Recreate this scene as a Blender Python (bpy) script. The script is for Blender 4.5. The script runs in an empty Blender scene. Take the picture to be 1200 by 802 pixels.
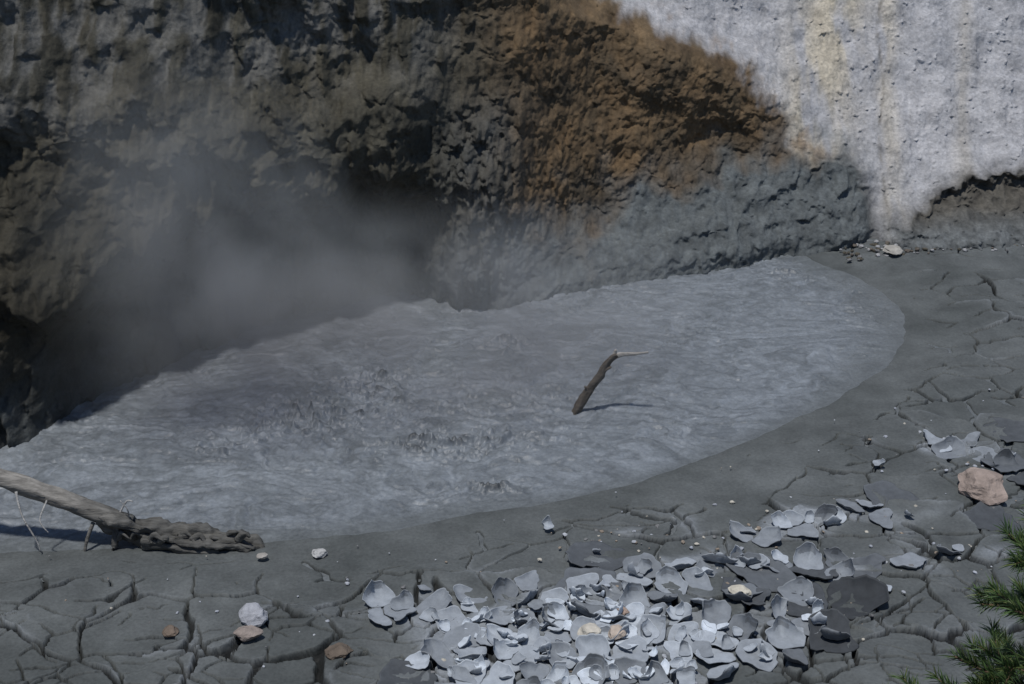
import bpy, math, random, bmesh
import numpy as np
from mathutils import Vector, Matrix
random.seed(5)
rs = np.random.RandomState(11)
P = rs.permutation(256)
GA = rs.rand(256)*2*np.pi
G2 = np.stack([np.cos(GA), np.sin(GA)], 1)
g = rs.normal(size=(256,3)); G3 = g/np.linalg.norm(g,axis=1)[:,None]
JT = rs.rand(128,128,3)

def noise2(x, y):
    x = np.asarray(x, float); y = np.asarray(y, float)
    xi = np.floor(x).astype(int); yi = np.floor(y).astype(int)
    xf = x-xi; yf = y-yi
    u = xf*xf*xf*(xf*(xf*6-15)+10); v = yf*yf*yf*(yf*(yf*6-15)+10)
    def c(a, b):
        gg = G2[P[(P[(xi+a)&255]+yi+b)&255]]
        return gg[...,0]*(xf-a)+gg[...,1]*(yf-b)
    n0 = c(0,0)*(1-u)+c(1,0)*u
    n1 = c(0,1)*(1-u)+c(1,1)*u
    return (n0*(1-v)+n1*v)*1.45

def noise3(x, y, z):
    x = np.asarray(x, float); y=np.asarray(y,float); z=np.asarray(z,float)
    xi = np.floor(x).astype(int); yi = np.floor(y).astype(int); zi = np.floor(z).astype(int)
    xf = x-xi; yf = y-yi; zf = z-zi
    f = lambda t: t*t*t*(t*(t*6-15)+10)
    u, v, w = f(xf), f(yf), f(zf)
    def c(a,b,d):
        gg = G3[P[(P[(P[(xi+a)&255]+yi+b)&255]+zi+d)&255]]
        return gg[...,0]*(xf-a)+gg[...,1]*(yf-b)+gg[...,2]*(zf-d)
    l = []
    for d in (0,1):
        n0 = c(0,0,d)*(1-u)+c(1,0,d)*u
        n1 = c(0,1,d)*(1-u)+c(1,1,d)*u
        l.append(n0*(1-v)+n1*v)
    return (l[0]*(1-w)+l[1]*w)*1.4

def fbm2(x,y,o=4,gain=.5,lac=2.03):
    s=0;a=1
    for i in range(o):
        s=s+a*noise2(x+i*17.3,y-i*9.1); x=x*lac; y=y*lac; a*=gain
    return s
def fbm3(x,y,z,o=4,gain=.5,lac=2.03,ridge=False):
    s=0;a=1
    for i in range(o):
        n=noise3(x+i*17.3,y-i*9.1,z+i*5.7)
        if ridge: n=1-2*np.abs(n)
        s=s+a*n; x=x*lac; y=y*lac; z=z*lac; a*=gain
    return s
def ss(e0,e1,x):
    t=np.clip((x-e0)/(e1-e0),0,1); return t*t*(3-2*t)
def gauss(x,c,s): return np.exp(-((x-c)/s)**2)

def seedpt(i,j,off,jit=.85):
    a=JT[(i+off)&127,(j+off*3)&127]
    return i+.5+jit*(a[...,0]-.5), j+.5+jit*(a[...,1]-.5), a[...,2]

def voronoi(x,y,off=0):
    xi=np.floor(x).astype(int); yi=np.floor(y).astype(int)
    best=np.full(x.shape,1e9); bi=xi.copy(); bj=yi.copy()
    for a in (-1,0,1):
        for b in (-1,0,1):
            sx,sy,_=seedpt(xi+a,yi+b,off)
            d=(sx-x)**2+(sy-y)**2
            m=d<best
            best=np.where(m,d,best); bi=np.where(m,xi+a,bi); bj=np.where(m,yi+b,bj)
    cx,cy,rid=seedpt(bi,bj,off)
    ed=np.full(x.shape,1e9)
    for a in (-1,0,1):
        for b in (-1,0,1):
            if a==0 and b==0: continue
            sx,sy,_=seedpt(bi+a,bj+b,off)
            dx=sx-cx; dy=sy-cy; L=np.sqrt(dx*dx+dy*dy)+1e-9
            d=(((sx+cx)/2-x)*dx+((sy+cy)/2-y)*dy)/L
            ed=np.minimum(ed,d)
    return ed,cx,cy,rid

def grid_mesh(name,X,Y,Z,C=None,flip=False):
    nr,nc=X.shape
    me=bpy.data.meshes.new(name)
    me.vertices.add(nr*nc)
    co=np.stack([X,Y,Z],-1).reshape(-1).astype(np.float32)
    me.vertices.foreach_set('co',co)
    idx=np.arange(nr*nc).reshape(nr,nc)
    a=idx[:-1,:-1].ravel(); b=idx[:-1,1:].ravel(); c=idx[1:,1:].ravel(); d=idx[1:,:-1].ravel()
    q=np.stack([a,b,c,d] if not flip else [a,d,c,b],1)
    n=len(q)
    me.loops.add(n*4); me.polygons.add(n)
    me.loops.foreach_set('vertex_index',q.ravel().astype(np.int32))
    me.polygons.foreach_set('loop_start',(np.arange(n)*4).astype(np.int32))
    me.polygons.foreach_set('use_smooth',np.ones(n,bool))
    me.update(calc_edges=True)
    if C is not None:
        at=me.color_attributes.new('Col','FLOAT_COLOR','POINT')
        cc=np.ones((nr*nc,4),np.float32); cc[:,:3]=C.reshape(-1,3)
        at.data.foreach_set('color',cc.ravel())
    ob=bpy.data.objects.new(name,me); bpy.context.scene.collection.objects.link(ob)
    return ob

def poly_mesh(name,verts,faces,cols=None,smooth=True):
    me=bpy.data.meshes.new(name); me.from_pydata([tuple(v) for v in verts],[],faces)
    me.polygons.foreach_set('use_smooth',[smooth]*len(me.polygons))
    if cols is not None:
        at=me.color_attributes.new('Col','FLOAT_COLOR','POINT')
        cc=np.ones((len(verts),4),np.float32); cc[:,:3]=np.array(cols)
        at.data.foreach_set('color',cc.ravel())
    me.update()
    ob=bpy.data.objects.new(name,me); bpy.context.scene.collection.objects.link(ob)
    return ob

# ---------------------------------------------------------------- materials
def material(name,base=None,rough=.8,bumps=(),var=(.75,1.25),vscale=6,spec=.3,rough_var=0.0,vdetail=4,vscale2=None,stretch=None):
    m=bpy.data.materials.new(name); m.use_nodes=True
    N=m.node_tree.nodes; L=m.node_tree.links
    bs=N['Principled BSDF']
    tc=N.new('ShaderNodeTexCoord'); vec=tc.outputs['Object']
    if stretch:
        mp=N.new('ShaderNodeMapping'); mp.inputs['Scale'].default_value=stretch
        L.new(vec,mp.inputs[0]); vec=mp.outputs[0]
    if base is None:
        at=N.new('ShaderNodeAttribute'); at.attribute_name='Col'; col=at.outputs['Color']
    else:
        rgb=N.new('ShaderNodeRGB'); rgb.outputs[0].default_value=(*base,1); col=rgb.outputs[0]
    for sc in [vscale]+([vscale2] if vscale2 else []):
        nz=N.new('ShaderNodeTexNoise'); nz.inputs['Scale'].default_value=sc; nz.inputs['Detail'].default_value=vdetail
        nz.inputs['Roughness'].default_value=.65
        L.new(vec,nz.inputs['Vector'])
        mr=N.new('ShaderNodeMapRange'); mr.inputs[1].default_value=.3; mr.inputs[2].default_value=.7
        mr.inputs[3].default_value=var[0]; mr.inputs[4].default_value=var[1]
        L.new(nz.outputs['Fac'],mr.inputs[0])
        mx=N.new('ShaderNodeVectorMath'); mx.operation='SCALE'
        L.new(col,mx.inputs[0]); L.new(mr.outputs[0],mx.inputs['Scale'])
        col=mx.outputs[0]
    L.new(col,bs.inputs['Base Color'])
    bs.inputs['Roughness'].default_value=rough
    bs.inputs['Specular IOR Level'].default_value=spec
    if rough_var:
        mr=N.new('ShaderNodeMapRange'); mr.inputs[1].default_value=.35; mr.inputs[2].default_value=.65
        mr.inputs[3].default_value=rough-rough_var; mr.inputs[4].default_value=rough+rough_var
        L.new(nz.outputs['Fac'],mr.inputs[0]); L.new(mr.outputs[0],bs.inputs['Roughness'])
    prev=None
    for (kind,sc,dist,st) in bumps:
        if kind=='n':
            t=N.new('ShaderNodeTexNoise'); t.inputs['Scale'].default_value=sc; t.inputs['Detail'].default_value=4; t.inputs['Roughness'].default_value=.65
            out=t.outputs['Fac']
        else:
            t=N.new('ShaderNodeTexVoronoi'); t.inputs['Scale'].default_value=sc; out=t.outputs['Distance']
        L.new(vec,t.inputs['Vector'])
        b=N.new('ShaderNodeBump'); b.inputs['Distance'].default_value=dist; b.inputs['Strength'].default_value=st
        L.new(out,b.inputs['Height'])
        if prev: L.new(prev,b.inputs['Normal'])
        prev=b.outputs['Normal']
    if prev: L.new(prev,bs.inputs['Normal'])
    return m

M_cliff=material('cliff_rock',None,.85,[('n',18,.022,.75)],(.76,1.24),4,.25,vscale2=26)
M_ground=material('damp_mud',None,.75,[('n',22,.007,.6)],(.82,1.18),3,.28,.10,vscale2=40)
M_pool=material('liquid_mud',None,.46,[('n',26,.008,.7)],(.84,1.16),4,.42,.1,vscale2=30)
M_flake=material('dry_mud_crust',None,.85,[('n',40,.004,.6)],(.84,1.16),14,.15)
M_wood=material('weathered_wood',None,.8,[('n',20,.012,.8)],(.6,1.35),12,.25,stretch=(.5,3,3))
M_rock=material('rock',None,.85,[('n',22,.02,.8)],(.75,1.25),9,.2)
M_needle=material('pine_needle',None,.5,(),(.7,1.3),8,.4)

# ---------------------------------------------------------------- layout (metres)
POOL=np.array([(-6,9.2),(-4.0,9.42),(-2.9,9.5),(-2.03,9.52),(-1.22,9.68),(-.28,9.99),(.72,10.35),(1.49,10.75),(2.35,11.43),(3.11,12.1),
 (3.8,12.87),(4.2,13.7),(4.32,14.55),(4.05,15.35),(3.5,15.9),(3.3,17.5),(-1,17.5),(-3,16.2),(-5,13.8),(-8,12),(-9,10)])
for _ in range(2):
    a=POOL; b=np.roll(POOL,-1,0)
    POOL=np.stack([.75*a+.25*b,.25*a+.75*b],1).reshape(-1,2)
def pool_sd(x,y):
    d=np.full(x.shape,1e9); inside=np.zeros(x.shape,bool)
    n=len(POOL)
    for i in range(n):
        ax,ay=POOL[i]; bx,by=POOL[(i+1)%n]
        ex,ey=bx-ax,by-ay
        t=np.clip(((x-ax)*ex+(y-ay)*ey)/(ex*ex+ey*ey+1e-12),0,1)
        d=np.minimum(d,(x-ax-t*ex)**2+(y-ay-t*ey)**2)
        c=((ay>y)!=(by>y))&(x<(bx-ax)*(y-ay)/(by-ay+1e-12)+ax)
        inside^=c
    d=np.sqrt(d)
    return np.where(inside,-d,d)

BL=np.array([(-120,-40),(-40,-6),(-14,5.5),(-7,9.2),(-5.2,10.2),(-4.5,10.8),(-3.6,11.7),(-2.75,12.85),(-1.64,13.75),(-.4,14.35),(1,15.07),(2.3,15.5),(3.4,16.0),(4.6,16.35),(6.3,16.6),(9,16.9),(20,19),(60,30),(120,50)])
_fx=np.linspace(-10,12,2201); _fy=np.interp(_fx,BL[:,0],BL[:,1]); 
k=np.hanning(71); k/=k.sum(); _fy2=np.convolve(np.pad(_fy,35,mode='edge'),k,'valid')
_fx=np.concatenate([[-120,-40,-14],_fx[60:-60],[20,60,120]]); _fy2=np.concatenate([[-40,-6,5.5],_fy2[60:-60],[19,30,50]])
def ybase(x): return np.interp(x,_fx,_fy2)

def ground_z0(x,y):
    z=.05+.03*fbm2(x*.5,y*.5,3)
    z=z+np.where(y<7.2,(7.2-np.maximum(y,-.2))*.62,0)*ss(7.3,6.6,y)
    return z

FL=[(.61,8.38,.9,.5,1.),(.05,7.95,.75,.36,1.),(1.1,8.0,.6,.3,.8),(1.44,9.15,.65,.20,.6),(2.85,9.9,.75,.20,.55),(3.85,11.0,.55,.22,.55),(2.1,9.6,.5,.16,.5),
    (2.9,9.1,.6,.18,.35),(-.8,8.6,.5,.25,.5),(4.3,10.6,.5,.2,.3),(.9,9.6,.3,.12,.3),(2.1,8.4,.5,.25,.45),(4.6,11.6,.4,.2,.3),(3.6,9.3,.4,.18,.3),
    (2.2,9.0,1.6,.8,.14)]
def flake_density(x,y):
    s=0
    for cx,cy,sx,sy,w in FL: s=s+w*np.exp(-(((x-cx)/sx)**2+((y-cy)/sy)**2))
    return np.clip(s*(1+.5*noise2(x*2.2+7,y*2.2)+.3*noise2(x*5,y*5)),0,1)

# ---------------------------------------------------------------- ground
def axis(lo,hi,step,far_lo,far_hi,n=26):
    mid=np.arange(lo,hi,step)
    a=lo-np.geomspace(step*3,lo-far_lo,n)[::-1]; b=hi+np.geomspace(step*3,far_hi-hi,n)
    return np.concatenate([a,mid,b])
gx=axis(-5.3,6.9,.0092,-250,250)
gy=np.concatenate([7.4-np.geomspace(.03,250,30)[::-1],np.arange(7.4,12.2,.0092),np.arange(12.2,17,.018),17+np.geomspace(.06,250,24)])
X,Y=np.meshgrid(gx,gy)
sd=pool_sd(X,Y)+.05*noise2(X*1.7,Y*1.7)+.02*noise2(X*6,Y*6)
Z=ground_z0(X,Y)
Z=Z*ss(-.1,.9,sd)+(-.25)*ss(.03,-.45,sd)+.006*ss(-.1,.1,sd)*ss(.9,.2,sd)
Z+= .014*fbm2(X*2.2,Y*2.2,4)*ss(0,.5,sd)
wx=X+.16*noise2(X*1.4,Y*1.4)+.04*noise2(X*5+5,Y*5)+.010*noise2(X*17+5,Y*17)
wy=Y+.16*noise2(X*1.4+40,Y*1.4)+.04*noise2(X*5,Y*5+30)+.010*noise2(X*17,Y*17+8)
e1,c1x,c1y,r1=voronoi(wx/.60,wy/.48,3); e1=e1*.53
e2,c2x,c2y,r2=voronoi(wx/.27+.3,wy/.23,29); e2=e2*.25
e3,_,_,r3=voronoi((wx*.94+wy*.34)/1.5,(wy*.94-wx*.34)/.55,61); e3=e3*.6
fd=flake_density(X,Y)
n_lo=fbm2(X*.8+9,Y*.8,3); n_m=noise2(X*2.4+3,Y*2.4+8)
near=ss(.3,.8,sd+.25*n_lo)
m1=near*ss(-.6,-.1,n_lo+.4*n_m+.9*ss(9.8,8.8,Y)+.3*ss(1.2,3,X)*ss(13,11.5,Y)+fd)
m2=near*ss(.2,.5,np.maximum(fd,.5*ss(9.2,8.2,Y)+.25*ss(1.5,3,X)*ss(12.5,11,Y))+.45*n_m)
m3=ss(.12,.35,sd)*ss(-.10,.15,n_m+.4*n_lo)*ss(15.5,14,Y)
wn=noise2(X*1.3,Y*1.3+70)
w1=(.011+.020*ss(-.1,.8,wn)+.006*ss(9,7.8,Y))*m1
w2=.0095*m2*ss(-.6,.1,noise2(X*3.1+4,Y*3.1))
w3=(.009+.010*ss(0,.6,wn))*m3
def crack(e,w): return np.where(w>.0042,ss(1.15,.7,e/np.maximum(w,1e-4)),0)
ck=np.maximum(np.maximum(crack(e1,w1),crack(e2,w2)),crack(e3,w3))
bnd=ss(17,16,Y)*ss(7.3,7.45,Y)
rim=np.exp(-np.maximum(e1-w1,0)/.035)*m1*(.3+r1)+.7*np.exp(-np.maximum(e2-w2,0)/.02)*m2*r2
Z+=bnd*(.022*rim*ss(-.3,.5,noise2(X*2.7,Y*2.7+9))+ .018*(r1-.5)*m1+.012*(r2-.5)*m2)
Z+=bnd*m1*.02*((wx/.60-c1x)*np.cos(r1*40)+(wy/.48-c1y)*np.sin(r1*40))
Z-=bnd*.075*ck*np.clip(.5+near,0,1)
dark=np.array([.080,.088,.087]); mid=np.array([.122,.132,.132]); pale=np.array([.29,.315,.342])
t=np.clip(.5+.65*fbm2(X*1.1,Y*1.1,6,.55)+.4*(r1-.5)*m1,0,1)[...,None]
C=dark*(1-t)+mid*t
pl=np.clip(.80*m2*ss(.2,.7,fd+.3*n_m)*(.2+1.0*r2)+.36*np.minimum(rim,1)**2*near*ss(-.3,.4,n_m),0,1)[...,None]
C=C*(1-pl)+pale*pl
wet=ss(.6,.0,sd)[...,None]; C=C*(1-.05*wet)
C=C*(1-.88*ck[...,None])  # crack interiors darkened in the colour: painted shade along with wetter mud
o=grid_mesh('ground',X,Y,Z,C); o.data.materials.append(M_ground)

# ---------------------------------------------------------------- pool
px=np.arange(-8,4.8,.0125); py=np.arange(9.0,17,.0135)
X,Y=np.meshgrid(px,py)
q1=fbm2(X*.6,Y*.8,4,.55); q2=fbm2(X*.6+31,Y*.8,4,.55)
wx=X+.9*q1; wy=Y+.7*q2
w2x=wx+.35*fbm2(wx*1.5,wy*3,3); w2y=wy+.25*fbm2(wx*1.5+9,wy*3+4,3)
fold=np.abs(fbm2(w2x*.9,w2y*2.6,3,.5))
fold2=1-np.abs(noise2(w2x*2.2+3,w2y*6)); fold2=fold2**4
act=ss(-.8,.4,q1+.4*q2)
Z=.014*(1-2*fold)+.009*fold2*act+.006*fbm2(w2x*5,w2y*10,3)*act+.008*fbm2(X*7,Y*9,4,.65)
BO=[(-1.95,11.75,.5,.35,1.1),(-1.4,12.5,.35,.25,.9),(-.65,11.15,.45,.22,1.2),(-.05,13.4,.35,.25,.9),(-.15,10.4,.35,.15,.8),(.2,11.3,.5,.3,.5),
    (-2.6,11.2,.4,.3,.7),(.3,12.2,.3,.3,.4),(-.9,12.0,1.1,.7,.5),(1.9,13.6,.4,.3,.3),(1.2,15.0,.5,.2,.3),(3.2,15.4,.4,.2,.5)]
bo=0
for cx,cy,sx,sy,w in BO: bo=bo+w*np.exp(-(((X-cx)/sx)**2+((Y-cy)/sy)**2))
bo=bo*(1+.5*noise2(X*3,Y*3.5))
lump=fbm2(X*8,Y*9,4,.58)
spl=np.tanh(np.maximum(lump-.2,0)*2.4)
Z+=np.maximum(bo,0)*(.060*spl+.012*lump)+.034*np.maximum(fbm2(X*12+4,Y*14,2,.6)-.5,0)*ss(-.3,.5,q1)
hole=np.maximum(-lump-.35,0)*ss(.3,1,bo); Z-=.06*hole
ebu,bcx,bcy,rbu=voronoi(X/.3,Y/.3,91)
rr_=np.sqrt((X/.3-bcx)**2+(Y/.3-bcy)**2)*.3
Z+=.014*np.exp(-((rr_-.02-.05*rbu)/.012)**2)*(rbu>.62)*ss(.1,.5,bo+.25*ss(-.2,.5,q1))
sdp=pool_sd(X,Y)
Z=Z*ss(.05,-.35,sdp)+.004
a=np.array([.135,.150,.163]); b=np.array([.225,.248,.272])
t=np.clip(.5+.60*fbm2(w2x*1.2,w2y*3.6,5,.56)+.35*fbm2(X*5+q1*2,Y*13+q2*3,4,.65),0,1)[...,None]
C=a*(1-t)+b*t
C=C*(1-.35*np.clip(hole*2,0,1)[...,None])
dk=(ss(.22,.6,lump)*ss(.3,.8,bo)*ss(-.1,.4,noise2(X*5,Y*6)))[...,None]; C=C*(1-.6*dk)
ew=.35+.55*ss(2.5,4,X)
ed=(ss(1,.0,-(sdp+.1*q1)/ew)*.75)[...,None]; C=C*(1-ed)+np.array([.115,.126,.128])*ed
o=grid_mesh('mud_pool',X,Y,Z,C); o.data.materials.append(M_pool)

# ---------------------------------------------------------------- cliff
cx=axis(-5.8,7.8,.0145,-115,115,24)
ZT=4.1
zz=np.linspace(-.3,ZT,340)
back=np.geomspace(.05,260,34)
Xc=np.repeat(cx[None,:],len(zz)+len(back),0)
Zp=np.concatenate([zz,np.full(len(back),ZT)])[:,None]+0*Xc
Bk=np.concatenate([np.zeros(len(zz)),back])[:,None]+0*Xc
yb=ybase(Xc)
zc=np.maximum(Zp,0)
bxs=np.array([(-1.,4.6),(-.6,4.0),(.96,2.9),(2.09,2.35),(2.89,2.02),(3.3,1.54),(3.5,1.07),(4.17,.64),(5.0,.42),(7.5,.3)])
xb=np.interp(zc,bxs[::-1,1],bxs[::-1,0])
nb=fbm3(Xc*1.6,yb*.0,Zp*1.6,4)
nbf=fbm3(Xc*6,yb*.0+4,Zp*6,3)
far=ss(4.25,4.7,Xc+.1*nb)
white=np.maximum(ss(-.18,.18,Xc-xb+.32*nb+.15*nbf),far)
wsm=np.maximum(ss(-.5,.6,Xc-xb),ss(4.0,4.8,Xc))
left=ss(.35,-1.0,Xc+.2*nb)
cave=ss(-4.9,-3.9,Xc)*ss(-.1,-1.5,Xc)
roof=1.60+.25*noise2(Xc*1.3,Xc*0+3)-.5*ss(-3.2,-4.6,Xc)+.15*noise2(Xc*4,Xc*0+8)
prof=.43*zc+1.2*cave*ss(roof,roof-.9,zc)-.32*ss(-3.8,-2.9,Xc)*ss(-.3,-1.6,Xc)*np.exp(-((zc-roof-.35)/.55)**2)+.20*ss(-2.8,-4.2,Xc)*zc
prof_o=.45*zc+.65*ss(0,.75,zc)*ss(.0,1.2,Xc)+.25*gauss(Xc,2.4,.6)*gauss(zc,1.15,.35)
prof_w=.55+.85*np.maximum(zc-.45,0)+.12*zc
lipz=np.interp(Xc,[4.3,4.9,5.15,5.5,6.3,8],[.34,.32,.44,.60,.70,.74])+.10*nb+.05*nbf
prof_w=prof_w-.14*ss(4.5,5.0,Xc)*ss(lipz+.25,lipz,zc)+.22*ss(4.4,5.2,Xc)*ss(lipz,lipz-.14,zc)-.85*ss(4.3,5,Xc)*ss(.5,.03,zc)
S=prof*left+(1-left)*(prof_o*(1-wsm)+prof_w*wsm)
but=gauss(Xc,-.40+.2*(zc-1)+.12*nb,.42)*ss(2.4,1.4,zc)*ss(-.3,.6,zc)
S-=.36*but
dr=ss(.6,2.4,Xc)*ss(4.7,4.1,Xc)*ss(1.1,.5,zc+.25*nb+.25*(3.2-Xc)*.6)
S-=.16*dr*ss(0,.25,zc)
U,W,V=Xc,yb+S,Zp
big=fbm3(U*.9,W*.9,V*1.0,3)
bigr=fbm3(U*.75+5,W*.75,V*.9,3,.5,2.1,True)
rid=fbm3(U*2.0+3,W*2.0,V*1.5,5,.45,2.1,True)
vert=fbm3(U*7,W*4,V*1.2,4,.55)
fine=fbm3(U*9,W*9,V*9,4,.6)
led=np.tanh(1.6*fbm3(U*1.3+7,W*1.3,V*1.5,5,.5))
rough_patch=ss(-.5,.4,fbm3(U*.7+50,W*.7,V*.7,2))
D_left=.26*big-.14*bigr-.045*rid*(.1+.8*rough_patch)+.075*vert+.035*fine*(.3+.8*rough_patch)+.07*led
D_or=.12*big-.05*rid*.7+.040*vert+.040*fine+.03*led
grav=np.maximum(fbm3(U*13,W*13,V*13,2,.6)-.35,0)
D_wh=.12*big+.06*fbm3(U*3.2,W*1.0,V*1.0,4)+.012*fine-.07*grav
al=U*.90+V*.45; ac=-U*.45+V*.90
fl=fbm3(al*.8+.9*nb,W*.7,ac*2.3+.4*big,4,.42,2.1,True)
D_dr=-.13*fl*(.35+.9*rough_patch)+.02*fine+.05*vert-.05*rid+.10+.08*big
D_bt=-.07*rid+.16*vert+.05*fine+.05
bt=np.clip(gauss(Xc,-.40+.1*nb,.5)*ss(2.5,1.7,zc),0,1)
D=D_left*left+(1-left)*(D_or*(1-wsm)+D_wh*wsm)
D=D*(1-bt)+bt*D_bt
D=D*(1-dr)+dr*D_dr
lower=ss(.9,.1,zc)*(1-wsm)*(1-left)*(1-dr)
D=D*(1-.6*lower)+lower*(-.07*fl-.03*rid)
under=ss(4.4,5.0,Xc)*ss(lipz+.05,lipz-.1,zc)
D=D+under*(-.08*rid-.05*fine)
Yc=yb+S+D+Bk
Zc=Zp+.05*fbm3(U*3,W*3+9,V*3,4)*ss(0,.3,Zp)+.22*np.minimum(Bk,30)*ss(0,10,Bk)+np.where(Bk>0,.3*fbm2(Xc*.3,Yc*.3,4)*ss(0,3,Bk),0)
def c3(*v): return np.array(v)
lo=c3(.038,.037,.029); hi=c3(.100,.094,.073); och=c3(.070,.059,.037)
t=np.clip(.45+.5*fbm3(U*1.5,W,V*1.5,5,.6)+.25*vert,0,1)[...,None]
CL=lo*(1-t)+hi*t
t=np.clip(.25+.8*fbm3(U*.8+20,W*.8,V*.8,3),0,1)[...,None]*.6
CL=CL*(1-t)+och*t
greyt=(ss(2.2,3.1,zc+.35*nb)*ss(-.3,.3,vert+.3*nb)*.65*ss(.2,-1.5,Xc))[...,None]; CL=CL*(1-greyt)+c3(.155,.153,.145)*greyt
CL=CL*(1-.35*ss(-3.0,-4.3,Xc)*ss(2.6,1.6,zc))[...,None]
o1=c3(.165,.108,.057); o2=c3(.075,.057,.036); o3=c3(.21,.15,.085)
t=np.clip(.5+.6*fbm3(U*1.7+4,W*1.7,V*1.7,5,.62)+.15*fine,0,1)[...,None]
CO=o2*(1-t)+o1*t
t=(ss(.9,.0,xb-Xc+.4*nb)*ss(1.0,1.8,zc))[...,None]*.4; CO=CO*(1-t)+o3*t
t=(gauss(Xc-xb,-.14,.18)*ss(-.3,.3,nb+.2))[...,None]*.7; CO=CO*(1-t)+c3(.085,.055,.03)*t
w1_=c3(.52,.51,.51); w2_=c3(.35,.35,.36)
t=np.clip(.5+.5*fbm3(U*2.0,W*1.0,V*1.2,4,.55)+1.2*(grav-.1),0,1)[...,None]
CW=w2_*(1-t)+w1_*t
cream=(gauss(Xc,3.75+.35*(zc-1)+.12*nb,.48)*ss(.4,.9,zc)+.5*gauss(Xc,4.75+.1*zc+.06*nb,.13)+.3*gauss(Xc,5.6+.2*zc+.06*nb,.12))*ss(-.5,.4,fbm3(U*4,W,V*.8,3)+.2)
cream=np.clip(cream*.95,0,.85)[...,None]; CW=CW*(1-cream)+c3(.51,.45,.34)*cream
rust=(gauss(Xc-xb,.15,.28)*ss(.0,.6,nb+.4*nbf)*.7*(1-far))[...,None]; CW=CW*(1-rust)+c3(.20,.13,.07)*rust
line=(gauss(Xc,4.62+.05*np.sin(zc*5)+.12*zc+.05*nb,.025)*.6*ss(-.4,.2,nbf))[...,None]; CW=CW*(1-line)+c3(.16,.14,.11)*line
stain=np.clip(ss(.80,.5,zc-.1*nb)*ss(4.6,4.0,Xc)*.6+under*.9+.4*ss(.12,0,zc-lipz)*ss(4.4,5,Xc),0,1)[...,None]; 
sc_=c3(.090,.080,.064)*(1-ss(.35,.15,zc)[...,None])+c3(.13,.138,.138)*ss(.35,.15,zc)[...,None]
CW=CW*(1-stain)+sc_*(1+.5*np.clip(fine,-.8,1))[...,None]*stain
Wt=white[...,None]; Lf=left[...,None]
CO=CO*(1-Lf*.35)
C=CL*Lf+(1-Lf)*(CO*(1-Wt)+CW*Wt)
mud=np.clip(ss(1.25,.15,zc+.4*nb+.3*noise3(U*4,W*4,V*4)-.25*gauss(Xc,2.8,1.2)+.3*left)*(1-ss(4.2,4.7,Xc)*.85)+.7*np.maximum(bt*.8,dr),0,1)[...,None]
mc=c3(.088,.097,.098)*(1+.4*np.clip(fine,-.6,1)+.3*np.clip(fl,-1,1))[...,None]*(1-.4*Lf)
C=C*(1-mud)+mc*mud
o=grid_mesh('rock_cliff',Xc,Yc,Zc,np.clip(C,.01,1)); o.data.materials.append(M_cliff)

def gz(x,y):
    a=np.array([x]);b=np.array([y]);return float(ground_z0(a,b)[0])

# ---------------------------------------------------------------- curled flakes
def clip_poly(poly,mx,my,nx,ny):
    out=[]
    n=len(poly)
    for i in range(n):
        p=poly[i];q=poly[(i+1)%n]
        dp=(p[0]-mx)*nx+(p[1]-my)*ny; dq=(q[0]-mx)*nx+(q[1]-my)*ny
        if dp<=0: out.append(p)
        if dp*dq<0:
            s=dp/(dp-dq); out.append((p[0]+s*(q[0]-p[0]),p[1]+s*(q[1]-p[1])))
    return out
FV=[];FF=[];FC=[]
def add_flake(poly,size,z0,curl,phi,bright,thick,tilt,tphi,off=(0,0)):
    P2=np.array(poly)*size
    c=P2.mean(0); 
    seg=np.linalg.norm(np.roll(P2,-1,0)-P2,axis=1); cum=np.concatenate([[0],np.cumsum(seg)]); tot=cum[-1]
    NB=32
    ext=np.vstack([P2,P2[:1]])
    s=np.arange(NB)/NB*tot
    pts=np.stack([np.interp(s,cum,ext[:,0]),np.interp(s,cum,ext[:,1])],1)
    for _ in range(2): pts=pts*.6+.2*(np.roll(pts,1,0)+np.roll(pts,-1,0))
    rad=np.abs(pts-c).max()
    pts=pts+rad*.14*np.stack([noise2(pts[:,0]*13,pts[:,1]*13),noise2(pts[:,0]*13+9,pts[:,1]*13)],1)
    pts=pts+rad*.05*np.stack([noise2(pts[:,0]*45,pts[:,1]*45),noise2(pts[:,0]*45+9,pts[:,1]*45)],1)
    rings=[0.0,.3,.55,.72,.84,.93,1.0]
    base=len(FV)
    d=(pts-c); th=np.arctan2(d[:,1],d[:,0])
    prof_=np.clip(.45+.80*np.cos(th-phi)+.35*noise2(np.cos(th)*1.1+base,np.sin(th)*1.1+base*.1),0.0,2)
    def row(rho,dz):
        cu=curl*(rho**2.4)*prof_
        xy=c+d*rho*(1-.40*(cu/max(rad,.01))*rho)[:,None]
        z=z0+cu+dz+tilt*((d[:,0]*math.cos(tphi)+d[:,1]*math.sin(tphi))*rho)
        z=z+.004*noise2(xy[:,0]*20,xy[:,1]*20)
        return xy[:,0]+off[0],xy[:,1]+off[1],z
    FV.append((c[0]+off[0],c[1]+off[1],z0)); FC.append(np.array([.30,.326,.355])*bright*.9)
    prev=None
    for rho in rings[1:]:
        a,b,zr=row(rho,0)
        st=len(FV)
        kk=bright*(.90+.20*rho**4*prof_)
        for i in range(NB): FV.append((a[i],b[i],zr[i])); FC.append(np.array([.305,.333,.365])*kk[i])
        for i in range(NB):
            j=(i+1)%NB
            if prev is None: FF.append((base,st+i,st+j))
            else: FF.append((prev+i,st+i,st+j,prev+j))
        prev=st
    for rho in (1.0,.9,.6):
        a,b,zr=row(rho,-thick)
        st=len(FV)
        for i in range(NB): FV.append((a[i],b[i],zr[i])); FC.append(np.array([.25,.268,.288])*bright)
        for i in range(NB):
            j=(i+1)%NB
            FF.append((prev+i,st+i,st+j,prev+j))
        prev=st
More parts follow.
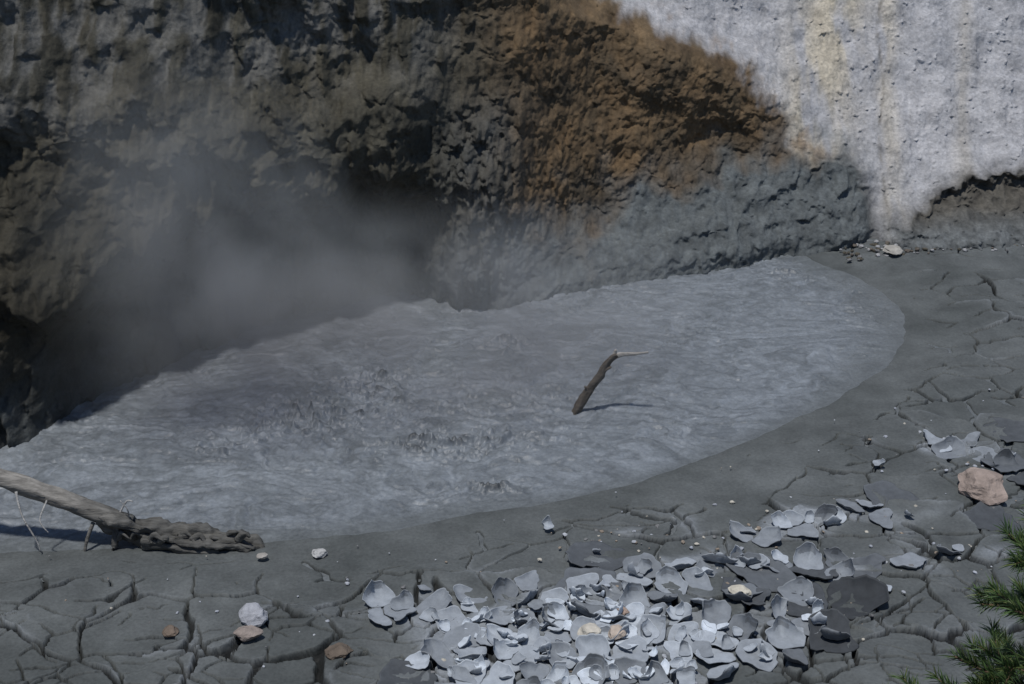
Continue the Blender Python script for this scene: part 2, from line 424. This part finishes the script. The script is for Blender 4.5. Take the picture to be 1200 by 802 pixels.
def cell_poly(i,j,off):
    cx_,cy_,_=seedpt(np.array(i),np.array(j),off); cx_=float(cx_);cy_=float(cy_)
    poly=[(cx_-1.2,cy_-1.2),(cx_+1.2,cy_-1.2),(cx_+1.2,cy_+1.2),(cx_-1.2,cy_+1.2)]
    for a in (-2,-1,0,1,2):
        for b in (-2,-1,0,1,2):
            if a==0 and b==0: continue
            sx,sy,_=seedpt(np.array(i+a),np.array(j+b),off)
            dx=float(sx)-cx_;dy=float(sy)-cy_;L=math.hypot(dx,dy)
            poly=clip_poly(poly,cx_+dx/2-dx/L*.02,cy_+dy/2-dy/L*.02,dx/L,dy/L)
            if len(poly)<3: return None,cx_,cy_
    return poly,cx_,cy_
def scatter(size,off,pf,curl,bright,zoff,thick,tl=.05):
    for i in range(int(-3.5/size),int(6.2/size)):
        for j in range(int(7.3/size),int(12.6/size)):
            x0=(i+.5)*size;y0=(j+.5)*size
            d=float(flake_density(x0,y0))
            if random.random()>pf(d): continue
            if float(pool_sd(np.array([x0]),np.array([y0]))[0])<.3: continue
            poly,a,b=cell_poly(i,j,off)
            if not poly: continue
            k=random.uniform(.3,1.6)
            add_flake(poly,size,gz(a*size,b*size)+zoff+random.uniform(0,.008),size*curl*k,random.choice([1.57,1.57,-1.57])+random.gauss(0,.8),
                      bright*random.uniform(.55,1.3)*(.62+.45*d),thick,random.gauss(0,tl),random.uniform(0,6.28))
scatter(.22,5,lambda d:.88*ss(.15,.55,d),.32,1.15,.008,.009,.06)
scatter(.14,45,lambda d:.48*ss(.3,.9,d),.42,1.6,.018,.007,.09)
scatter(.09,83,lambda d:.24*ss(.3,1.0,d)+.003,.42,1.8,.026,.006,.12)
scatter(.40,17,lambda d:.22*ss(.02,.25,d)*(d<.45)+.015,.14,.45,.004,.012,.03)
o=poly_mesh('dried_mud_flakes',FV,FF,FC); o.data.materials.append(M_flake)

# ---------------------------------------------------------------- stones
ICO={}
def ico(n):
    if n not in ICO:
        bm=bmesh.new(); bmesh.ops.create_icosphere(bm,subdivisions=n,radius=1)
        ICO[n]=(np.array([tuple(v.co) for v in bm.verts]),[tuple(v.index for v in f.verts) for f in bm.faces]); bm.free()
    return ICO[n]
def stone(verts,faces,cols,c,r,col,seed,flat=.6,rough=.35,jag=1.):
    vs,fs=ico(4 if r>.15 else 3 if r>.04 else 2)
    rr=random.Random(seed); sx,sy=rr.uniform(.8,1.25),rr.uniform(.7,1.1); rot=rr.uniform(0,6.28)
    p=vs.copy()
    for _ in range(9):
        q=np.array([rr.gauss(0,1),rr.gauss(0,1),rr.gauss(0,.8)]); q/=np.linalg.norm(q)
        d=p@q; m=np.maximum(d-.72,0)*jag; p=p-m[:,None]*q
    n=fbm3(p[:,0]*1.7+seed,p[:,1]*1.7,p[:,2]*1.7,3)
    p=p*(1+rough*n*.5)[:,None]
    x,y=p[:,0]*sx,p[:,1]*sy
    base=len(verts)
    q=np.stack([c[0]+r*(x*math.cos(rot)-y*math.sin(rot)),c[1]+r*(x*math.sin(rot)+y*math.cos(rot)),c[2]+r*p[:,2]*flat],1)
    verts.extend(q.tolist()); cols.extend(list(np.array(col)[None,:]*(1+.2*n)[:,None]))
    faces.extend([tuple(base+i for i in f) for f in fs])
def rock(name,c,r,col,seed,flat=.6):
    v=[];f=[];k=[]; stone(v,f,k,(0,0,0),r,col,seed,flat)
    o=poly_mesh(name,v,f,k,smooth=False); o.location=(c[0],c[1],gz(c[0],c[1])+r*flat*.55+c[2]); o.data.materials.append(M_rock)
    return o
rock('boulder',(3.93,10.25,-.01),.26,(.36,.29,.25),3,.45)
rock('stone',(1.68,8.72,.02),.085,(.62,.58,.48),8,.5)
rock('stone',(.55,8.2,.03),.09,(.60,.56,.48),12,.6)
rock('stone',(.73,8.2,.03),.075,(.50,.42,.35),13,.6)
rock('stone',(.80,8.5,.02),.055,(.40,.30,.24),14,.6)
rock('stone',(-1.2,8.05,.0),.09,(.15,.12,.095),19,.45)
rock('stone',(-1.85,8.42,.02),.12,(.40,.41,.44),21,.6)
rock('stone',(-1.86,8.22,.02),.09,(.32,.27,.24),22,.5)
rock('stone',(-2.42,8.28,.0),.06,(.18,.14,.11),23,.5)
rock('stone',(-1.5,9.33,.0),.06,(.46,.46,.45),24,.5)
rock('stone',(-1.93,9.28,.0),.045,(.36,.34,.31),25,.5)
rock('stone',(4.6,15.95,.04),.15,(.40,.38,.34),26,.28)
v=[];f=[];k=[]
for i in range(640):
    if i<260:
        c=random.choice(FL[:12]); x=random.gauss(c[0],c[2]*.9); y=random.gauss(c[1],c[3]*1.1)
        r=random.uniform(.006,.024)
    elif i<420:
        x=random.uniform(-4,5.5); y=random.uniform(7.8,12.5); r=random.uniform(.005,.016)
    else:
        x=random.uniform(4.0,7); y=float(ybase(x))-random.uniform(-.1,.45); r=random.uniform(.01,.04)
    if float(pool_sd(np.array([x]),np.array([y]))[0])<.15 or y<7.6: continue
    col=random.choice([(.4,.42,.46),(.5,.47,.4),(.3,.25,.2),(.2,.2,.2),(.45,.47,.5)]) if i<420 else random.choice([(.2,.2,.2),(.10,.09,.07),(.14,.12,.10),(.36,.36,.36)])
    stone(v,f,k,(x,y,gz(x,y)+r*.3),r,col,i,.6)
o=poly_mesh('pebbles',v,f,k,smooth=False); o.data.materials.append(M_rock)

# ---------------------------------------------------------------- wood
def tube(verts,faces,cols,path,rad,seg=18,sub=10,nz=.15,col=(.3,.28,.25),colfn=None,seed=0):
    path=[Vector(p) for p in path]; pts=[];rr=[]
    n=len(path)
    for i in range(n-1):
        p0=path[max(i-1,0)];p1=path[i];p2=path[i+1];p3=path[min(i+2,n-1)]
        for s in range(sub):
            t=s/sub
            pts.append(.5*((2*p1)+(p2-p0)*t+(2*p0-5*p1+4*p2-p3)*t*t+(3*p1-p0-3*p2+p3)*t**3)); rr.append(rad[i]*(1-t)+rad[i+1]*t)
    pts.append(path[-1]); rr.append(rad[-1])
    base=len(verts); up=Vector((0,.3,1)).normalized()
    PP=[];QQ=[];RR=[];TI=[]
    for i,p in enumerate(pts):
        d=(pts[min(i+1,len(pts)-1)]-pts[max(i-1,0)]).normalized()
        a=d.cross(up).normalized() if abs(d.dot(up))<.98 else d.cross(Vector((1,0,0))).normalized(); b=a.cross(d)
        for k_ in range(seg):
            th=2*math.pi*k_/seg
            PP.append(p[:]); QQ.append((a*math.cos(th)+b*math.sin(th))[:]); RR.append(rr[i]); TI.append(i)
    PP=np.array(PP);QQ=np.array(QQ);RR=np.array(RR);TI=np.array(TI)
    f_=fbm3(PP[:,0]*5+QQ[:,0]*1.2+seed,PP[:,1]*5+QQ[:,1]*1.6,PP[:,2]*5+QQ[:,2]*1.6,3)
    f2=noise3(QQ[:,0]*3+seed,QQ[:,1]*3+TI*.03,QQ[:,2]*3)
    VV=PP+QQ*(RR*(1+nz*f_+nz*.6*f2))[:,None]
    verts.extend(VV.tolist())
    CC=np.array([colfn(Vector(p)) for p in PP]) if colfn else np.tile(np.array(col),(len(PP),1))
    cols.extend(list(CC*(1+.35*f_)[:,None]))
    for i in range(len(pts)-1):
        for k_ in range(seg):
            j=(k_+1)%seg
            faces.append((base+i*seg+k_,base+i*seg+j,base+(i+1)*seg+j,base+(i+1)*seg+k_))
    faces.append(tuple(base+k_ for k_ in range(seg))[::-1]); e=base+(len(pts)-1)*seg; faces.append(tuple(e+k_ for k_ in range(seg)))

v=[];f=[];k=[]
def lc(p):
    t=float(ss(-3.7,-3.0,p.x)); a=np.array([.27,.255,.23]);b=np.array([.11,.108,.10]); return a*(1-t)+b*t
tube(v,f,k,[(-6.2,9.75,1.22),(-5.0,9.7,.88),(-4.0,9.6,.57),(-3.55,9.57,.40),(-3.2,9.55,.26),(-3.0,9.54,.18)],[.09,.08,.070,.072,.078,.07],22,14,.25,colfn=lc)
tube(v,f,k,[(-3.25,9.54,.25),(-2.95,9.53,.15),(-2.6,9.51,.08),(-2.3,9.50,.05),(-2.08,9.49,.02),(-1.96,9.49,-.02)],[.065,.08,.085,.085,.065,.03],28,26,1.1,colfn=lc,seed=3)
tube(v,f,k,[(-2.5,9.47,.06),(-2.2,9.45,.07),(-2.02,9.43,.03)],[.05,.04,.018],14,10,1.0,colfn=lc,seed=6)
tube(v,f,k,[(-2.9,9.46,.08),(-2.6,9.42,.04),(-2.3,9.4,.0)],[.05,.045,.02],14,10,1.0,colfn=lc,seed=9)
for i in range(9):
    x=-3.1+i*.12+random.uniform(-.03,.03); y=9.48+random.uniform(-.06,.04)
    tube(v,f,k,[(x,y,.09),(x+random.uniform(.02,.08),y-random.uniform(0,.05),.12+random.uniform(0,.05)),(x+random.uniform(.06,.16),y-random.uniform(0,.06),.09+random.uniform(-.03,.06))],[.026,.020,.007],9,5,.8,colfn=lc,seed=30+i)
tube(v,f,k,[(-3.1,9.5,.2),(-3.12,9.45,.05),(-3.14,9.43,-.05)],[.030,.024,.02],10,6,.6,colfn=lc,seed=12)
tube(v,f,k,[(-3.28,9.5,.22),(-3.33,9.44,.1),(-3.36,9.42,-.02)],[.020,.014,.010],8,6,.6,colfn=lc,seed=14)
pc=(.45,.44,.42)
tube(v,f,k,[(-3.85,9.5,.5),(-3.80,9.42,.33),(-3.70,9.38,.12),(-3.68,9.36,.05)],[.011,.008,.006,.004],6,6,.2,pc)
tube(v,f,k,[(-3.62,9.5,.42),(-3.66,9.4,.3),(-3.60,9.38,.2)],[.008,.006,.004],6,6,.2,pc)
tube(v,f,k,[(-3.1,9.55,.24),(-3.02,9.55,.38),(-2.96,9.52,.40)],[.011,.007,.004],6,6,.2,pc)
tube(v,f,k,[(-3.02,9.55,.2),(-3.0,9.5,.33),(-3.05,9.5,.42)],[.010,.006,.003],6,6,.2,pc)
o=poly_mesh('fallen_log',v,f,k); o.data.materials.append(M_wood)

v=[];f=[];k=[]
bx=.60;by=11.83
def bc(p):
    return (.10,.085,.07) if p.z<.63 else (.34,.32,.29)
tube(v,f,k,[(bx-.04,by,-.15),(bx+.0,by,.0),(bx+.10,by+.02,.20),(bx+.23,by+.03,.40),(bx+.30,by+.03,.53),(bx+.37,by+.02,.60)],[.045,.043,.036,.038,.030,.022],14,10,.5,colfn=bc,seed=2)
tube(v,f,k,[(bx+.33,by+.03,.56),(bx+.42,by+.02,.60),(bx+.54,by,.615),(bx+.66,by,.63)],[.028,.022,.016,.009],10,8,.35,(.38,.36,.33),seed=8)
tube(v,f,k,[(bx+.345,by+.03,.58),(bx+.36,by+.02,.645)],[.02,.010],8,6,.35,(.34,.32,.29),seed=9)
tube(v,f,k,[(bx+.26,by+.03,.44),(bx+.32,by,.48)],[.025,.008],8,6,.35,(.12,.1,.08),seed=19)
tube(v,f,k,[(bx+.12,by+.02,.22),(bx+.08,by,.28)],[.02,.008],8,6,.35,(.12,.1,.08),seed=29)
o=poly_mesh('dead_branch',v,f,k); o.data.materials.append(M_wood)

# ---------------------------------------------------------------- pine
tx,ty=2.05,3.76; tz0=(7.2-ty)*.62
v=[];f=[];k=[]
tube(v,f,k,[(tx,ty,tz0-.1),(tx+.02,ty,tz0+.7),(tx,ty,tz0+1.5),(tx,ty,tz0+2.3)],[.055,.042,.028,.006],10,8,.2,(.10,.08,.06))
trunk=poly_mesh('trunk',v,f,k); trunk.data.materials.append(M_wood)
v=[];f=[];k=[]; nv=[];nf=[];nk=[]
def needles(p0,p1,n,ln):
    d=(p1-p0); dn=d.normalized()
    for i in range(n):
        t=random.random()**.8; p=p0+d*t
        r=Vector((random.gauss(0,1),random.gauss(0,1),random.gauss(0,1))); r=(r-dn*r.dot(dn)).normalized()
        q=(dn*random.uniform(.5,1.1)+r*random.uniform(.5,1.0)+Vector((0,0,.15))).normalized()*ln*random.uniform(.6,1.1)
        s=q.cross(Vector((random.gauss(0,1),random.gauss(0,1),random.gauss(0,1)))).normalized()*.0019
        b=len(nv); bend=Vector((0,0,-.004))
        nv.extend([p-s,p+s,p+q*.55+s*.9-bend,p+q*.55-s*.9-bend,p+q])
        nf.extend([(b,b+1,b+2,b+3),(b+3,b+2,b+4)])
        c=random.choice([(.045,.085,.03),(.065,.115,.035),(.085,.14,.045),(.10,.13,.04),(.035,.065,.028)]); nk.extend([c]*5)
for wz in np.arange(.12,2.2,.15):
    R=.88*(1-wz/2.45)+.03
    nbr=8 if wz<1.6 else 5
    a0=random.uniform(0,6.28)
    for b_ in range(nbr):
        a=a0+b_*2*math.pi/nbr+random.uniform(-.2,.2); rr_=R*random.uniform(.8,1.05)
        p0=Vector((tx,ty,tz0+wz)); di=Vector((math.cos(a),math.sin(a),0))
        p1=p0+di*rr_*.55+Vector((0,0,.02)); p2=p0+di*rr_+Vector((0,0,.12*rr_/.6))
        tube(v,f,k,[p0,p1,p2],[.011,.008,.004],6,4,.1,(.13,.09,.06))
        needles(p0.lerp(p1,.3),p1,80,.06); needles(p1,p2,200,.07)
        for s_ in range(5):
            t=random.uniform(.3,.95); q0=p0.lerp(p1,t*2) if t<.5 else p1.lerp(p2,t*2-1)
            side=Vector((-di.y,di.x,0))*random.choice([-1,1])
            q1=q0+(di*.7+side*.8+Vector((0,0,.25))).normalized()*rr_*.3
            tube(v,f,k,[q0,q0.lerp(q1,.5),q1],[.006,.005,.003],5,3,.1,(.14,.10,.06))
            needles(q0,q1,120,.065)
br=poly_mesh('branches',v,f,k); br.data.materials.append(M_wood)
ne=poly_mesh('needles',nv,nf,nk,smooth=False); ne.data.materials.append(M_needle)
pine=bpy.data.objects.new('pine_tree',None); bpy.context.scene.collection.objects.link(pine)
for q in (trunk,br,ne): q.parent=pine

# ---------------------------------------------------------------- steam
def steam(name,loc,sc,dens,nscale,seed,lo=.34,hi=.75):
    bm=bmesh.new(); bmesh.ops.create_icosphere(bm,subdivisions=3,radius=1)
    me=bpy.data.meshes.new(name); bm.to_mesh(me); bm.free()
    ob=bpy.data.objects.new(name,me); bpy.context.scene.collection.objects.link(ob); ob.location=loc; ob.scale=sc
    m=bpy.data.materials.new(name+'_vapour'); m.use_nodes=True; N=m.node_tree.nodes; L=m.node_tree.links
    try: m.cycles.volume_step_rate=3.0
    except Exception: pass
    N.remove(N['Principled BSDF'])
    vs=N.new('ShaderNodeVolumeScatter'); vs.inputs['Color'].default_value=(.93,.97,.95,1); vs.inputs['Anisotropy'].default_value=.1
    tc=N.new('ShaderNodeTexCoord'); ln=N.new('ShaderNodeVectorMath'); ln.operation='LENGTH'; L.new(tc.outputs['Object'],ln.inputs[0])
    fr=N.new('ShaderNodeMapRange'); fr.interpolation_type='SMOOTHSTEP'; fr.inputs[1].default_value=1; fr.inputs[2].default_value=.1; fr.inputs[3].default_value=0; fr.inputs[4].default_value=1
    L.new(ln.outputs['Value'],fr.inputs[0])
    mp=N.new('ShaderNodeMapping'); mp.inputs['Location'].default_value=(seed,seed*2,0); mp.inputs['Scale'].default_value=sc; L.new(tc.outputs['Object'],mp.inputs[0])
    nz=N.new('ShaderNodeTexNoise'); nz.inputs['Scale'].default_value=nscale; nz.inputs['Detail'].default_value=3; nz.inputs['Distortion'].default_value=.9; L.new(mp.outputs[0],nz.inputs['Vector'])
    mr=N.new('ShaderNodeMapRange'); mr.inputs[1].default_value=lo; mr.inputs[2].default_value=hi; L.new(nz.outputs['Fac'],mr.inputs[0])
    mu=N.new('ShaderNodeMath'); mu.operation='MULTIPLY'; L.new(fr.outputs[0],mu.inputs[0]); L.new(mr.outputs[0],mu.inputs[1])
    m2=N.new('ShaderNodeMath'); m2.operation='MULTIPLY'; L.new(mu.outputs[0],m2.inputs[0]); m2.inputs[1].default_value=dens
    L.new(m2.outputs[0],vs.inputs['Density']); L.new(vs.outputs[0],N['Material Output'].inputs['Volume'])
    me.materials.append(m)
steam('steam_plume',(-2.7,11.5,1.9),(1.9,1.3,1.8),.95,1.0,3,.38,.72)
steam('steam_plume',(-1.3,12.6,.65),(4.2,2.3,1.25),1.05,.9,9,.34,.75)

# ---------------------------------------------------------------- light
sd_=Vector((-.13,-.20,.96)).normalized()
el=math.asin(sd_.z); rot=math.atan2(sd_.x,sd_.y)
w=bpy.data.worlds.new('World'); bpy.context.scene.world=w; w.use_nodes=True
sky=w.node_tree.nodes.new('ShaderNodeTexSky'); sky.sky_type='NISHITA'; sky.sun_disc=False; sky.sun_elevation=el; sky.sun_rotation=rot; sky.altitude=2300
w.node_tree.links.new(sky.outputs[0],w.node_tree.nodes['Background'].inputs[0]); w.node_tree.nodes['Background'].inputs[1].default_value=.085
sl=bpy.data.lights.new('sun','SUN'); sl.energy=2.65; sl.angle=math.radians(4); sl.color=(1,.975,.94)
so=bpy.data.objects.new('sun',sl); bpy.context.scene.collection.objects.link(so); so.rotation_euler=sd_.to_track_quat('Z','Y').to_euler(); so.location=(-10,5,20)

cam=bpy.data.cameras.new('camera'); co=bpy.data.objects.new('camera',cam); bpy.context.scene.collection.objects.link(co)
cam.sensor_width=36; cam.lens=18/.364; cam.clip_end=1000; cam.clip_start=.05
co.location=(0,0,6); co.rotation_euler=(math.radians(90-24),0,0)
sc=bpy.context.scene; sc.camera=co
sc.view_settings.view_transform='Standard'; sc.view_settings.look='None'; sc.view_settings.exposure=0
